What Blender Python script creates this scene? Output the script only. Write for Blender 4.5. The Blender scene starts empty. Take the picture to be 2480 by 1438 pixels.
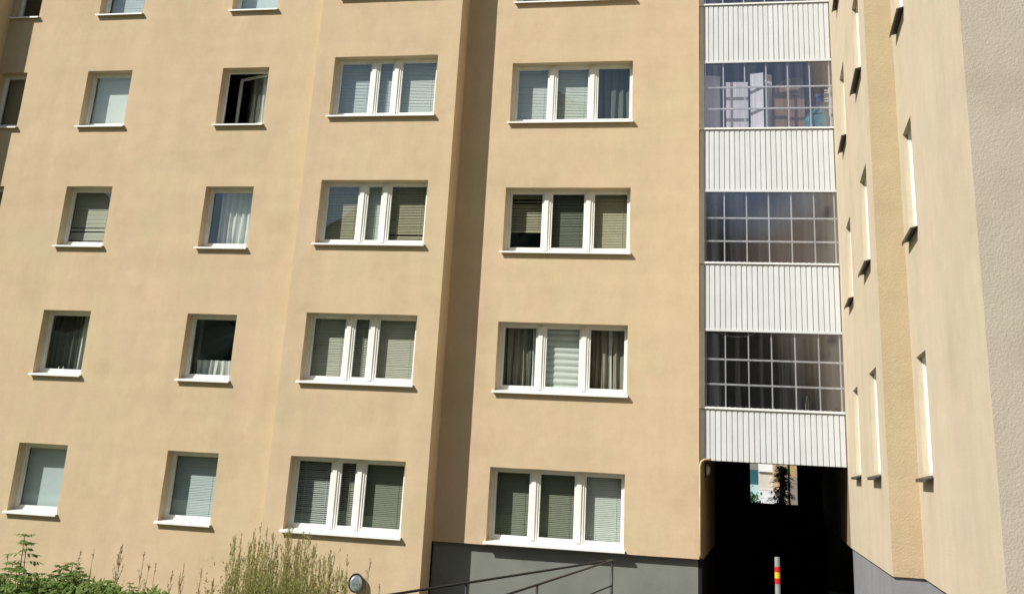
import bpy, math, random
from mathutils import Vector, Matrix, noise
random.seed(7)
S = bpy.context.scene
COL = S.collection
R = math.radians

# ------------------------------------------------------------------ camera
F, CX, CY = 2731.284, 1269.237, 182.523          # lens in pixels of the 2480 px wide photo, optical centre (photo is cropped)
PITCH, YAW, ROLL = 0.3310, 0.2210, 0.0530
def cam_axes():
    p, y, r = PITCH, YAW, ROLL
    f = Vector((-math.sin(y)*math.cos(p), math.cos(y)*math.cos(p), math.sin(p)))
    ri = Vector((math.cos(y), math.sin(y), 0)); u = ri.cross(f)
    return ri*math.cos(r)+u*math.sin(r), -ri*math.sin(r)+u*math.cos(r), f
CR, CU, CF = cam_axes()
cd = bpy.data.cameras.new('camera'); cam = bpy.data.objects.new('camera', cd); COL.objects.link(cam)
cd.sensor_width = 36; cd.lens = F/2480*36
cd.shift_x = (1240-CX)/2480; cd.shift_y = -(719-CY)/2480
cd.clip_start = .1; cd.clip_end = 3000
m = Matrix.Identity(4)
for i in range(3): m[i][0], m[i][1], m[i][2] = CR[i], CU[i], -CF[i]
cam.matrix_world = m
S.camera = cam
def at(px, py, Y):                                # world point seen at a photo position, at distance Y in front of the camera
    d = CR*(px-CX)/F + CU*(CY-py)/F + CF
    return d*(Y/d.y)

# ------------------------------------------------------------------ light
SUN_AZ, SUN_EL = R(46.5), R(39.5)                 # sun stands left of and behind the camera
sv = Vector((-math.sin(SUN_AZ)*math.cos(SUN_EL), -math.cos(SUN_AZ)*math.cos(SUN_EL), math.sin(SUN_EL)))
sd = bpy.data.lights.new('sun', 'SUN'); sun = bpy.data.objects.new('sun', sd); COL.objects.link(sun)
sd.energy = 4.9; sd.angle = R(.53); sd.color = (1, .965, .90)
sun.rotation_euler = sv.to_track_quat('Z', 'Y').to_euler(); sun.location = (-30, -30, 40)
W = bpy.data.worlds.new('World'); S.world = W; W.use_nodes = True
nt = W.node_tree; bg = nt.nodes['Background']
sky = nt.nodes.new('ShaderNodeTexSky'); sky.sky_type = 'NISHITA'; sky.sun_disc = False
sky.sun_elevation = SUN_EL; sky.sun_rotation = math.atan2(sv.x, sv.y)
nt.links.new(sky.outputs[0], bg.inputs[0]); bg.inputs[1].default_value = .062
S.view_settings.view_transform = 'Standard'; S.view_settings.look = 'None'
S.view_settings.exposure = .28; S.view_settings.gamma = 1; S.view_settings.use_curve_mapping = False
S.cycles.max_bounces = 10; S.cycles.transparent_max_bounces = 16
S.cycles.sample_clamp_indirect = 4

# ------------------------------------------------------------------ materials
def new(name):
    M = bpy.data.materials.new(name); M.use_nodes = True
    t = M.node_tree; b = t.nodes['Principled BSDF']
    return M, t, b
def rgb(c): return (c[0], c[1], c[2], 1)
def nz(t, scale, detail=3, vec=None, rough=.5):
    n = t.nodes.new('ShaderNodeTexNoise'); n.inputs['Scale'].default_value = scale
    n.inputs['Detail'].default_value = detail; n.inputs['Roughness'].default_value = rough
    if vec is not None: t.links.new(vec, n.inputs['Vector'])
    return n.outputs['Fac']
def pos(t, sc=(1, 1, 1)):
    g = t.nodes.new('ShaderNodeNewGeometry'); mp = t.nodes.new('ShaderNodeMapping')
    mp.inputs['Scale'].default_value = sc
    t.links.new(g.outputs['Position'], mp.inputs['Vector']); return mp.outputs[0]
def ramp(t, fac, a, b, ca=(0, 0, 0), cb=(1, 1, 1)):
    r = t.nodes.new('ShaderNodeValToRGB'); r.color_ramp.elements[0].position = a; r.color_ramp.elements[1].position = b
    r.color_ramp.elements[0].color = rgb(ca); r.color_ramp.elements[1].color = rgb(cb)
    t.links.new(fac, r.inputs[0]); return r.outputs[0]
def mix(t, fac, a, b, mode='MIX'):
    m = t.nodes.new('ShaderNodeMix'); m.data_type = 'RGBA'; m.blend_type = mode
    for s, v in ((0, fac), (6, a), (7, b)):
        if hasattr(v, 'links'): t.links.new(v, m.inputs[s])
        else: m.inputs[s].default_value = v if s == 0 else rgb(v)
    return m.outputs[2]
def bump(t, b, fac, strength, dist, prev=None):
    n = t.nodes.new('ShaderNodeBump'); n.inputs['Strength'].default_value = strength; n.inputs['Distance'].default_value = dist
    t.links.new(fac, n.inputs['Height'])
    if prev: t.links.new(prev, n.inputs['Normal'])
    t.links.new(n.outputs[0], b.inputs['Normal']); return n.outputs[0]
def plaster(name, base, pink, green, grain=40, gdist=.006, gstr=.5, streak=.06, mott=.75):
    M, t, b = new(name)
    P = pos(t)
    c = mix(t, ramp(t, nz(t, .6, 5, P, .55), .40, .66), base, pink)
    c = mix(t, ramp(t, nz(t, .8, 4, pos(t, (1.1, 1.3, .8))), .5, .68), c, green)
    # rain streaks: noise stretched along the height
    st = ramp(t, nz(t, 1.0, 4, pos(t, (1.5, 1.5, .13)), .55), .38, .72, (1-streak,)*3, (1.0,)*3)
    c = mix(t, mott, c, st, 'MULTIPLY')
    # thin hand-trowelled lighter and darker marks
    fm = ramp(t, nz(t, 3.2, 6, pos(t, (1, 1, .6)), .7), .3, .75, (.93, .93, .93), (1.04, 1.04, 1.04))
    c = mix(t, 1, c, fm, 'MULTIPLY')
    pt = ramp(t, nz(t, 1.7, 2, pos(t, (.8, .8, 1.1))), .70, .78)
    pm = t.nodes.new('ShaderNodeMath'); pm.operation = 'MULTIPLY'; t.links.new(pt, pm.inputs[0]); pm.inputs[1].default_value = .14
    c = mix(t, pm.outputs[0], c, (.72, .66, .52))
    gr = ramp(t, nz(t, 26, 3, pos(t, (1, 1, 1.6)), .75), .25, .75, (.955, .95, .94), (1.03, 1.03, 1.03))   # sand grain in the finish
    c = mix(t, 1, c, gr, 'MULTIPLY')
    bnd = ramp(t, nz(t, 1.0, 3, pos(t, (.22, .22, 2.2)), .6), .35, .7, (.96, .96, .955), (1.015, 1.015, 1.015))   # faint horizontal day joints
    c = mix(t, 1, c, bnd, 'MULTIPLY')
    dk = ramp(t, nz(t, .9, 5, pos(t, (.8, .8, 1)), .6), .55, .72, (1, 1, 1), (.93, .925, .91))      # weathered darker clouds
    c = mix(t, 1, c, dk, 'MULTIPLY')
    t.links.new(c, b.inputs['Base Color']); b.inputs['Roughness'].default_value = .92
    b.inputs['Specular IOR Level'].default_value = .2
    n1 = bump(t, b, nz(t, 1.1, 2, P), .35, .05)
    bump(t, b, nz(t, grain, 3, P, .6), gstr, gdist, n1)
    return M
def flat(name, c, rough=.5, metal=0, var=.06, spec=.5, bmp=0, vs=6):
    M, t, b = new(name)
    f = ramp(t, nz(t, vs, 4, pos(t)), .3, .7, (1-var,)*3, (1+var*.4,)*3)
    t.links.new(mix(t, 1, c, f, 'MULTIPLY'), b.inputs['Base Color'])
    b.inputs['Roughness'].default_value = rough; b.inputs['Metallic'].default_value = metal
    b.inputs['Specular IOR Level'].default_value = spec
    if bmp: bump(t, b, nz(t, 30, 3, pos(t)), bmp, .004)
    return M
def glass(name, tint=(.83, .86, .83), refl=.12, rough=0.0, wavy=.0):
    M, t, b = new(name); t.nodes.remove(b)
    out = t.nodes['Material Output']
    tr = t.nodes.new('ShaderNodeBsdfTransparent'); tr.inputs[0].default_value = rgb(tint)
    gl = t.nodes.new('ShaderNodeBsdfGlossy'); gl.inputs['Roughness'].default_value = rough; gl.inputs[0].default_value = (.80, .96, 1, 1)
    fr = t.nodes.new('ShaderNodeLayerWeight'); fr.inputs[0].default_value = .5      # facing term: the same from both sides of the pane
    pw = t.nodes.new('ShaderNodeMath'); pw.operation = 'POWER'; pw.inputs[1].default_value = 4; t.links.new(fr.outputs['Facing'], pw.inputs[0])
    ad = t.nodes.new('ShaderNodeMath'); ad.operation = 'MULTIPLY_ADD'; ad.use_clamp = True; ad.inputs[1].default_value = .85; ad.inputs[2].default_value = refl
    t.links.new(pw.outputs[0], ad.inputs[0])
    mx = t.nodes.new('ShaderNodeMixShader')
    t.links.new(ad.outputs[0], mx.inputs[0]); t.links.new(tr.outputs[0], mx.inputs[1]); t.links.new(gl.outputs[0], mx.inputs[2])
    if wavy:
        bn = t.nodes.new('ShaderNodeBump'); bn.inputs['Strength'].default_value = wavy; bn.inputs['Distance'].default_value = .02
        t.links.new(nz(t, 1.6, 2, pos(t)), bn.inputs['Height']); t.links.new(bn.outputs[0], gl.inputs['Normal'])
    t.links.new(mx.outputs[0], out.inputs[0]); return M
def ribbed():
    M, t, b = new('ribbed_plastic'); t.nodes.remove(b); out = t.nodes['Material Output']
    tr = t.nodes.new('ShaderNodeBsdfTransparent'); df = t.nodes.new('ShaderNodeBsdfDiffuse'); gl = t.nodes.new('ShaderNodeBsdfGlossy')
    gl.inputs['Roughness'].default_value = .07; gl.inputs[0].default_value = (.85, .85, .9, 1)
    st = nz(t, 1, 3, pos(t, (38, 38, .25)), .7)
    c = ramp(t, st, .3, .7, (.60, .62, .66), (.97, .98, 1.0)); t.links.new(c, tr.inputs[0])
    df.inputs[0].default_value = (.42, .43, .50, 1)
    a = t.nodes.new('ShaderNodeMixShader'); a.inputs[0].default_value = .02
    t.links.new(ramp(t, nz(t, 1, 3, pos(t, (4.5, 4.5, .12)), .6), .48, .68, (.012,)*3, (.11,)*3), a.inputs[0])  # pale upright bands of reflection and ribbing mixed in as diffuse haze
    t.links.new(tr.outputs[0], a.inputs[1]); t.links.new(df.outputs[0], a.inputs[2])
    wv = t.nodes.new('ShaderNodeTexWave'); wv.inputs['Scale'].default_value = 16; wv.bands_direction = 'X'
    t.links.new(pos(t), wv.inputs['Vector'])
    bn = t.nodes.new('ShaderNodeBump'); bn.inputs['Strength'].default_value = .02; bn.inputs['Distance'].default_value = .004
    t.links.new(wv.outputs['Fac'], bn.inputs['Height']); t.links.new(bn.outputs[0], gl.inputs['Normal'])
    m2 = t.nodes.new('ShaderNodeMixShader'); m2.inputs[0].default_value = .24
    t.links.new(a.outputs[0], m2.inputs[1]); t.links.new(gl.outputs[0], m2.inputs[2]); t.links.new(m2.outputs[0], out.inputs[0])
    return M
def leafmat(name, c, c2, trans=.25):
    M, t, b = new(name)
    oi = t.nodes.new('ShaderNodeObjectInfo')
    col = mix(t, ramp(t, nz(t, 14, 2, pos(t)), .35, .65), c, c2)
    t.links.new(col, b.inputs['Base Color']); b.inputs['Roughness'].default_value = .6; b.inputs['Specular IOR Level'].default_value = .3
    out = t.nodes['Material Output']; tl = t.nodes.new('ShaderNodeBsdfTranslucent'); t.links.new(col, tl.inputs[0])
    mx = t.nodes.new('ShaderNodeMixShader'); mx.inputs[0].default_value = trans
    t.links.new(b.outputs[0], mx.inputs[1]); t.links.new(tl.outputs[0], mx.inputs[2]); t.links.new(mx.outputs[0], out.inputs[0])
    return M
MT = dict(
    wall=plaster('yellow_beige_plaster', (.600, .470, .304), (.618, .466, .314), (.585, .474, .302), 45, .004, .4, .08, .9),
    wing=plaster('pale_beige_plaster', (.62, .535, .392), (.64, .53, .402), (.60, .53, .382), 40, .006, .45, .10, .8),
    strip=plaster('ochre_rough_plaster', (.50, .40, .255), (.51, .395, .255), (.48, .40, .25), 46, .012, .5),
    endwall=plaster('grey_beige_rough_plaster', (.52, .455, .37), (.535, .45, .375), (.51, .455, .36), 48, .012, .45),
    passage=plaster('shaded_passage_plaster', (.30, .21, .11), (.30, .20, .11), (.28, .21, .11)),  # beige plaster darkened so that its colour carries the passage shade
    plinth=flat('grey_plinth_paint', (.185, .198, .175), .85, 0, .14, .3, .4, 2),
    wplinth=flat('sunlit_plinth_tone', (.25, .25, .265), .85, 0, .12, .3, .4, 2),  # plinth grey lightened in colour for its sun-facing side
    white=flat('white_frame_paint', (.80, .80, .75), .4, 0, .05),
    sill=flat('white_sill_metal', (.82, .82, .80), .35, 0, .05),
    darksill=flat('dark_sill_metal', (.05, .04, .035), .5),
    clad=flat('white_metal_cladding', (.60, .625, .635), .38, 0, .05, .5, 0, 3),
    cap=flat('white_cap_metal', (.76, .77, .76), .4, 0, .12, .5, 0, 8),
    bars=flat('grey_glazing_bars', (.70, .70, .70), .5, 0, .08),
    glass=glass('window_glass', wavy=.02), rib=ribbed(),
    wglass=glass('wing_glass', (.7, .78, .8), .15, .05),
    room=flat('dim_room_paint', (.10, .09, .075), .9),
    dark=flat('passage_shade_tone', (.018, .016, .015), .95, 0, .1, .1),  # deep shade of the passage put into a near-black colour
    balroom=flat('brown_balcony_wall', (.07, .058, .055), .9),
    bl_white=flat('white_blind', (.74, .78, .75), .6, 0, .04), bl_blue=flat('bluish_blind', (.62, .70, .74), .6, 0, .04),
    bl_olive=flat('olive_blind', (.56, .52, .36), .6, 0, .04), bl_green=flat('grey_green_blind', (.62, .60, .50), .6, 0, .04),
    bl_dark=flat('dark_green_blind', (.26, .27, .21), .6, 0, .04), bl_grey=flat('brown_grey_blind', (.30, .27, .22), .6, 0, .04),
    cur_mid=flat('beige_curtain', (.34, .31, .26), .9, 0, .1), cur_white=flat('white_curtain', (.74, .76, .74), .9, 0, .08), cur_brown=flat('brown_curtain', (.26, .20, .15), .9, 0, .1),
    cur_grey=flat('sheer_grey_curtain', (.13, .145, .13), .9, 0, .1), cur_dark=flat('dark_curtain', (.09, .085, .06), .9, 0, .1),
    rail=flat('dark_rail_paint', (.03, .027, .03), .45, .3, .1), galv=flat('galvanised_steel', (.44, .47, .46), .45, .5, .1),
    red=flat('red_tape', (.62, .012, .02), .4), yellow=flat('yellow_tape', (.85, .52, .02), .4),
    black=flat('black_metal', (.015, .013, .012), .5), silver=flat('silver_reflector', (.60, .66, .68), .22, .7, .45, .5, 1.0, 22),
    milk=flat('milky_lamp_glass', (.55, .56, .50), .3), pipe=flat('beige_pipe_paint', (.56, .46, .30), .7, 0, .25, .3, .3, 3),
    board=flat('white_board', (.80, .76, .80), .7, 0, .05), card=flat('brown_cardboard', (.30, .18, .10), .9, 0, .12),
    bag=flat('turquoise_bag_cloth', (.02, .27, .38), .6, 0, .4, .5, .5, 9), blue=flat('blue_plastic', (.03, .12, .40), .4),
    leaf=leafmat('elder_leaf', (.085, .16, .02), (.20, .27, .07), .35), mug=leafmat('mugwort_leaf', (.40, .37, .12), (.54, .50, .24), .35),
    mugdark=leafmat('mugwort_low_leaf', (.11, .16, .025), (.22, .25, .06), .3),
    dry=leafmat('dry_seed_head', (.26, .20, .10), (.34, .28, .15), .1), needle=leafmat('spruce_needles', (.012, .02, .009), (.05, .055, .025), .1),
    bark=flat('bark', (.10, .07, .045), .9), forest=flat('forest_canopy', (.05, .075, .035), .95, 0, .55, .1, 0, .8),
    grass=flat('grass', (.09, .11, .04), .95, 0, .4), asphalt=flat('asphalt', (.055, .055, .055), .9, 0, .2),
    teal=flat('teal_glass_wall', (.03, .11, .13), .3, 0, .1), pale=flat('pale_concrete', (.55, .52, .49), .8, 0, .08),
    whitewall=flat('white_render', (.74, .75, .78), .8), beige=flat('beige_render', (.58, .42, .27), .8), ochre=flat('ochre_render', (.46, .32, .14), .8),
    greywall=flat('grey_render', (.27, .24, .20), .85), roof=flat('dark_roof', (.06, .06, .065), .8), bush=leafmat('bush_leaf', (.03, .10, .03), (.07, .2, .07)),
    teapale=flat('pale_blue_wall', (.45, .62, .65), .6), ornament=flat('white_china', (.85, .85, .8), .2))

# ------------------------------------------------------------------ mesh helpers
class MB:
    def __init__(s): s.v = []; s.f = []
    def face(s, pts):
        n = len(s.v); s.v += [tuple(p) for p in pts]; s.f.append(tuple(range(n, n+len(pts))))
    def box(s, L, u0, u1, n0, n1, z0, z1):
        P = [L(u, n, z) for u in (u0, u1) for n in (n0, n1) for z in (z0, z1)]
        b = len(s.v); s.v += [tuple(p) for p in P]
        s.f += [(b+0, b+1, b+3, b+2), (b+4, b+6, b+7, b+5), (b+0, b+4, b+5, b+1), (b+2, b+3, b+7, b+6), (b+0, b+2, b+6, b+4), (b+1, b+5, b+7, b+3)]
    def prism(s, L, u0, u1, prof):
        n = len(prof); b = len(s.v)
        for u in (u0, u1): s.v += [tuple(L(u, p[0], p[1])) for p in prof]
        for i in range(n): s.f.append((b+i, b+(i+1) % n, b+n+(i+1) % n, b+n+i))
        s.f += [tuple(range(b, b+n)), tuple(range(b+2*n-1, b+n-1, -1))]
    def tube(s, pts, r, k=8, r1=None, cap=True):
        pts = [Vector(p) for p in pts]; r1 = r if r1 is None else r1; rings = []
        for i, p in enumerate(pts):
            d = (pts[min(i+1, len(pts)-1)]-pts[max(i-1, 0)]).normalized()
            a = d.orthogonal().normalized() if abs(d.z) < .9 else Vector((1, 0, 0)).cross(d).normalized()
            if i and rings: 
                pa = rings_a; a = (pa-d*pa.dot(d)).normalized()
            rings_a = a; c = d.cross(a); rr = r+(r1-r)*i/(len(pts)-1)
            b = len(s.v); s.v += [tuple(p+(a*math.cos(2*math.pi*j/k)+c*math.sin(2*math.pi*j/k))*rr) for j in range(k)]; rings.append(b)
        for q, w in zip(rings, rings[1:]):
            for j in range(k): s.f.append((q+j, q+(j+1) % k, w+(j+1) % k, w+j))
        if cap: s.f += [tuple(rings[0]+j for j in range(k))[::-1], tuple(rings[-1]+j for j in range(k))]
    def build(s, name, mat, parent=None, smooth=False):
        me = bpy.data.meshes.new(name); me.from_pydata(s.v, [], s.f); me.update()
        mats = mat if isinstance(mat, list) else [mat]
        for q in mats: me.materials.append(MT[q])
        if smooth:
            for p in me.polygons: p.use_smooth = True
        o = bpy.data.objects.new(name, me); COL.objects.link(o)
        if parent:
            o.parent = parent
            w = Vector((0, 0, 0)); q = parent
            while q: w += q.location; q = q.parent
            o.location = -w if w.length else (0, 0, 0)
        return o
def tag(o, label=None, cat=None, group=None, kind=None):
    for k, v in (('label', label), ('category', cat), ('group', group), ('kind', kind)):
        if v: o[k] = v
    return o
def thing(name, label, cat, loc=(0, 0, 0), group=None):
    o = bpy.data.objects.new(name, None); COL.objects.link(o); o.location = loc; o.empty_display_size = .2
    return tag(o, label, cat, group)
def frame_of(O, U, N):
    O, U, N = Vector(O), Vector(U), Vector(N)
    return lambda u, n, z: O+U*u+N*n+Vector((0, 0, z))
IDL = lambda x, y, z: Vector((x, y, z))

def lines(a, b, cuts, step):
    pts = sorted(set([a, b]+[c for c in cuts if a < c < b])); out = []
    for p, q in zip(pts, pts[1:]):
        k = max(1, math.ceil((q-p)/step)); out += [p+(q-p)*i/k for i in range(k)]
    return out+[b]
def wall(mb, L, u0, u1, z0, z1, holes, depth=.33, step=.22, amp=.005):
    """a plastered sheet with real openings and their reveals; vertices wander by a few mm like a hand-finished surface"""
    us = lines(u0, u1, [c for h in holes for c in h[:2]], step); zs = lines(z0, z1, [c for h in holes for c in h[2:]], step)
    idx = {}
    def vid(i, j):
        if (i, j) not in idx:
            u, z = us[i], zs[j]; p = L(u, 0, z); d = noise.noise_vector(p*1.9)*amp+noise.noise_vector(p*5)*amp*.5
            lu = 0 if i in (0, len(us)-1) else 1; n = L(0, 1, 0)-L(0, 0, 0)
            w = d-n*d.dot(n)*.5
            mb.v.append(tuple(p+w*(1 if lu else .4))); idx[(i, j)] = len(mb.v)-1
        return idx[(i, j)]
    for i in range(len(us)-1):
        for j in range(len(zs)-1):
            cu, cz = (us[i]+us[i+1])/2, (zs[j]+zs[j+1])/2
            if any(h[0] < cu < h[1] and h[2] < cz < h[3] for h in holes): continue
            mb.f.append((vid(i, j), vid(i+1, j), vid(i+1, j+1), vid(i, j+1)))
    for h in holes:
        ia = [k for k, u in enumerate(us) if h[0]-1e-6 <= u <= h[1]+1e-6]; ja = [k for k, z in enumerate(zs) if h[2]-1e-6 <= z <= h[3]+1e-6]
        if len(ia) < 2 or len(ja) < 2: continue
        def rev(seq):
            for (i, j), (k, l) in zip(seq, seq[1:]):
                a, b = vid(i, j), vid(k, l); n = len(mb.v)
                for (q, w) in ((k, l), (i, j)): mb.v.append(tuple(L(us[q], -depth, zs[w])))
                mb.f.append((a, b, n, n+1))
        rev([(i, ja[0]) for i in ia]); rev([(ia[-1], j) for j in ja]); rev([(i, ja[-1]) for i in ia[::-1]]); rev([(ia[0], j) for j in ja[::-1]])

# ------------------------------------------------------------------ windows
def window(bld, L, w, zb, zt, bays, fill, label=None, panemat='glass', seed=0, simple=False, open_bay=None, rec=.22, sillmat='sill'):
    rnd = random.Random(seed); H = zt-zb; D = rec-.19; L0 = L; L = lambda u, n, z: L0(u, n-D, z)
    f = MB()
    f.box(L, -.012, .05, -.27, -.19, zb-.01, zt+.012); f.box(L, w-.05, w+.012, -.27, -.19, zb-.01, zt+.012)
    f.box(L, .05, w-.05, -.27, -.19, zt-.055, zt+.012); f.box(L, .05, w-.05, -.27, -.19, zb-.012, zb+.075)
    for a, b in zip(bays, bays[1:]):                           # mullions between the bays, front cover strip proud of the frame
        f.box(L, a[1], b[0], -.268, -.187, zb+.073, zt-.053)
        f.box(L, a[1]+.012, a[1]+.012+(b[0]-a[1])*.62, -.19, -.165, zb+.066, zt-.05)
    for k, (a, b) in enumerate(bays):                          # sashes
        if open_bay == k: continue
        s, q0, q1 = .038, zb+.07, zt-.05
        f.box(L, a-.004, a+s, -.26, -.205, q0, q1); f.box(L, b-s, b+.004, -.26, -.205, q0, q1)
        f.box(L, a+s, b-s, -.26, -.205, q0, q0+.05); f.box(L, a+s, b-s, -.26, -.205, q1-s, q1)
    win = f.build('window', 'white', bld)
    if label: win['label'] = label
    sl = MB(); sz = zb+.002
    sl.prism(L0, -.045, w+.035, [(-rec-.01, sz+.035), (.088, sz-.014), (.088, sz-.050), (.076, sz-.050), (.076, sz-.026), (-rec-.01, sz+.02)])
    sl.build('sill', sillmat, win)
    for k, (a, b) in enumerate(bays):
        if open_bay != k:
            t1, t2 = rnd.uniform(-.004, .004), rnd.uniform(-.006, .006)
            g = MB(); g.face([L(a+.03, -.225+t1, zb+.11), L(b-.03, -.225-t1, zb+.11), L(b-.03, -.225-t1+t2, zt-.08), L(a+.03, -.225+t1+t2, zt-.08)])
            g.build('pane', panemat, win)
        kind = fill[k] if k < len(fill) else None
        if not kind: continue
        kd, mat = kind[0], kind[1]
        if kd == 'blind':
            tilt, drop = kind[2], kind[3]; pitch = kind[4] if len(kind) > 4 else .034
            gaps = kind[5] if len(kind) > 5 else []
            bm = MB(); z = zt-.05; bot = zt-(H-.03)*drop; n0 = -.36; c, s_ = math.cos(tilt)*pitch*.62, math.sin(tilt)*pitch*.62
            bm.box(L, a+.0, b+.0, n0-.02, n0+.02, z, z+.03); i = 0
            while z > bot:
                z -= pitch; i += 1
                if any(abs((z-zb)/H-g) < .012 for g in gaps): continue
                dt = rnd.uniform(-.0025, .0025); t2 = rnd.uniform(-.0025, .0025)
                ps = [(n0-c, z+s_+dt), (n0+.003, z+.003+dt), (n0+c, z-s_+dt)]
                for p, q in zip(ps, ps[1:]):
                    bm.face([L(a+.006, p[0], p[1]), L(b-.006, p[0], p[1]+t2), L(b-.006, q[0], q[1]+t2), L(a+.006, q[0], q[1])])
            for uu in (a+(b-a)*.2, a+(b-a)*.8) if b-a > .5 else (a+(b-a)*.5,):
                bm.box(L, uu-.003, uu+.003, n0+pitch*.6, n0+pitch*.6+.002, bot, zt-.05)
            bm.box(L, a+.004, b-.004, n0-.012, n0+.012, bot-.03, bot-.012)
            bm.build('blind', mat, win)
        elif kd == 'shade':                                    # pleated shade of wide soft bands
            bm = MB(); nb = kind[2]; z0 = zb+.05; st = (zt-.05-z0)/nb
            for i in range(nb):
                for j in range(6):
                    t0, t1 = j/6, (j+1)/6; fn = lambda t: -.36+.022*math.sin(math.pi*t)
                    bm.face([L(a, fn(t0), z0+st*(i+t0)), L(b, fn(t0), z0+st*(i+t0)), L(b, fn(t1), z0+st*(i+t1)), L(a, fn(t1), z0+st*(i+t1))])
                bm.box(L, a, b, -.362, -.352, z0+st*i-.004, z0+st*i+.004)
            bm.build('blind', mat, win, True)
        elif kd == 'roller':
            bm = MB(); drop = kind[2]; bot = zt-(H-.05)*drop
            bm.box(L, a-.01, b+.01, -.372, -.368, bot, zt-.03); bm.box(L, a-.01, b+.01, -.378, -.360, bot-.02, bot)
            bm.build('blind', mat, win)
        elif kd == 'curtains':
            for (c0, c1, h0, h1, mt) in kind[2]:               # fractions of bay width and opening height
                bm = MB(); k2 = 44; u0, u1 = a+(b-a)*c0, a+(b-a)*c1; zz = [zb+H*(h0+(h1-h0)*i/6) for i in range(7)]
                ph = rnd.uniform(0, 6); fr_ = rnd.uniform(13, 18); base = len(bm.v)
                for j, z in enumerate(zz):
                    for i in range(k2+1):
                        u = u0+(u1-u0)*i/k2; A = .03*(1.25-.5*j/6)
                        bm.v.append(tuple(L(u+.012*math.sin(j*.7+i*.2), -.43+A*math.sin(u*fr_*2.4+ph)+A*.5*math.sin(u*fr_*5.3+ph+j*.15), z)))
                for j in range(6):
                    for i in range(k2):
                        q = base+j*(k2+1)+i; bm.f.append((q, q+1, q+k2+2, q+k2+1))
                bm.build('curtain', mt, win, True)
    return win

# ------------------------------------------------------------------ main block
DA, DB, DC = 22.627, 22.179, 22.793
ST = 2.8
XAB, XBE, XCE, X1, X2, Y1, Y2 = -9.743, -6.461, -1.333, 1.395, 1.752, 15.203, 10.027
ZB, TOP, GZ = -1.503, 14.2, -2.95
corner = at(28, 30, DA).x; a0r = at(68, 171, DA).x
print('corner', corner, 'a0r', a0r)
LA = frame_of((0, DA, 0), (1, 0, 0), (0, -1, 0)); LB = frame_of((0, DB, 0), (1, 0, 0), (0, -1, 0)); LC = frame_of((0, DC, 0), (1, 0, 0), (0, -1, 0))
A0, A1, A2 = (corner+.05, a0r), (-15.694, -14.532), (-12.219, -11.068)
Bx, Cx = (-9.305, -6.923), (-5.387, -2.734)
rowsA = [(-1.469+ST*r, -.11+ST*r) for r in range(5)]; rowsB = [(-1.436+ST*r, -.076+ST*r) for r in range(5)]; rowsC = [(-1.44+ST*r, -.089+ST*r) for r in range(5)]
main = thing('apartment_building', 'yellow-beige plastered apartment block with white-framed windows and a stack of white-clad balconies', 'building', (-8, DC, GZ))
w = MB()
wall(w, LA, corner, XAB, GZ, TOP, [(x[0], x[1], z[0]-.01, z[1]) for x in (A0, A1, A2) for z in rowsA])
wall(w, LB, XAB, XBE, GZ, TOP, [(Bx[0], Bx[1], z[0]-.01, z[1]) for z in rowsB])
wall(w, LC, XBE, XCE, ZB, TOP, [(Cx[0], Cx[1], z[0]-.01, z[1]) for z in rowsC])
PR = .66                                                     # depth of the projecting part at the far left
wall(w, frame_of((XBE, 0, 0), (0, 1, 0), (1, 0, 0)), DB, DC, GZ, TOP, [])
wall(w, frame_of((XAB, 0, 0), (0, -1, 0), (-1, 0, 0)), -DA, -DB, GZ, TOP, [])
wall(w, frame_of((corner, 0, 0), (0, 1, 0), (1, 0, 0)), DA-PR, DA, GZ, TOP, [])
wall(w, frame_of((0, DA-PR, 0), (1, 0, 0), (0, -1, 0)), corner-5, corner, GZ, TOP, [])
w.face([(XBE, DC, ZB), (XCE, DC, ZB), (XCE, DC+.14, ZB), (XBE, DC+.14, ZB)])
w.face([(XCE, DC, ZB), (XCE, DC+.3, ZB), (XCE, DC+.3, TOP), (XCE, DC, TOP)])
w.face([(corner-5, DA-PR, GZ), (corner-5, 36, GZ), (corner-5, 36, TOP), (corner-5, DA-PR, TOP)])
w.build('wall', 'wall', main)
# a fine corner bead beside the balconies
bd = MB(); bd.box(LC, XCE-.085, XCE+.006, 0, .006, ZB+.002, TOP); bd.build('corner_bead', 'wall', main)
p = MB()
p.box(IDL, XBE+.001, XCE-.02, DC+.12, DC+.3, GZ-.02, ZB-.0005)
for x in (-4.9, -3.0, -1.9): p.box(IDL, x, x+.012, DC+.1185, DC+.13, GZ, ZB-.002)
p.build('plinth', 'plinth', main)
rf = MB(); rf.box(IDL, corner-5.2, X1+.2, DB-.3, 36.3, TOP, TOP+.25); rf.build('roof', 'roof', main)
bk = MB()
bk.face([(corner-5, 35.9, GZ), (XCE-.1, 35.9, GZ), (XCE-.1, 35.9, TOP), (corner-5, 35.9, TOP)])
bk.face([(XCE-.1, 35.9, .36), (X1, 35.9, .36), (X1, 35.9, TOP), (XCE-.1, 35.9, TOP)]); bk.build('rear_wall', 'wall', main)
# rooms behind the windows
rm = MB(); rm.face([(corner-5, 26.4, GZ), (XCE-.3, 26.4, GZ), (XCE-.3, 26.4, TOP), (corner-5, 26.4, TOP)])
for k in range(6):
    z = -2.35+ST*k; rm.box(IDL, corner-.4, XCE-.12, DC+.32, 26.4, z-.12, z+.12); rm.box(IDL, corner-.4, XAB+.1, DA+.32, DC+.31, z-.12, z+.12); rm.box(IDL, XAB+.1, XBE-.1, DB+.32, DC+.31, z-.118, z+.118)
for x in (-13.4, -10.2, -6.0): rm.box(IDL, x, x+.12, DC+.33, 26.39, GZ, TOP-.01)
rm.build('interior', 'room', main)

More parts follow.
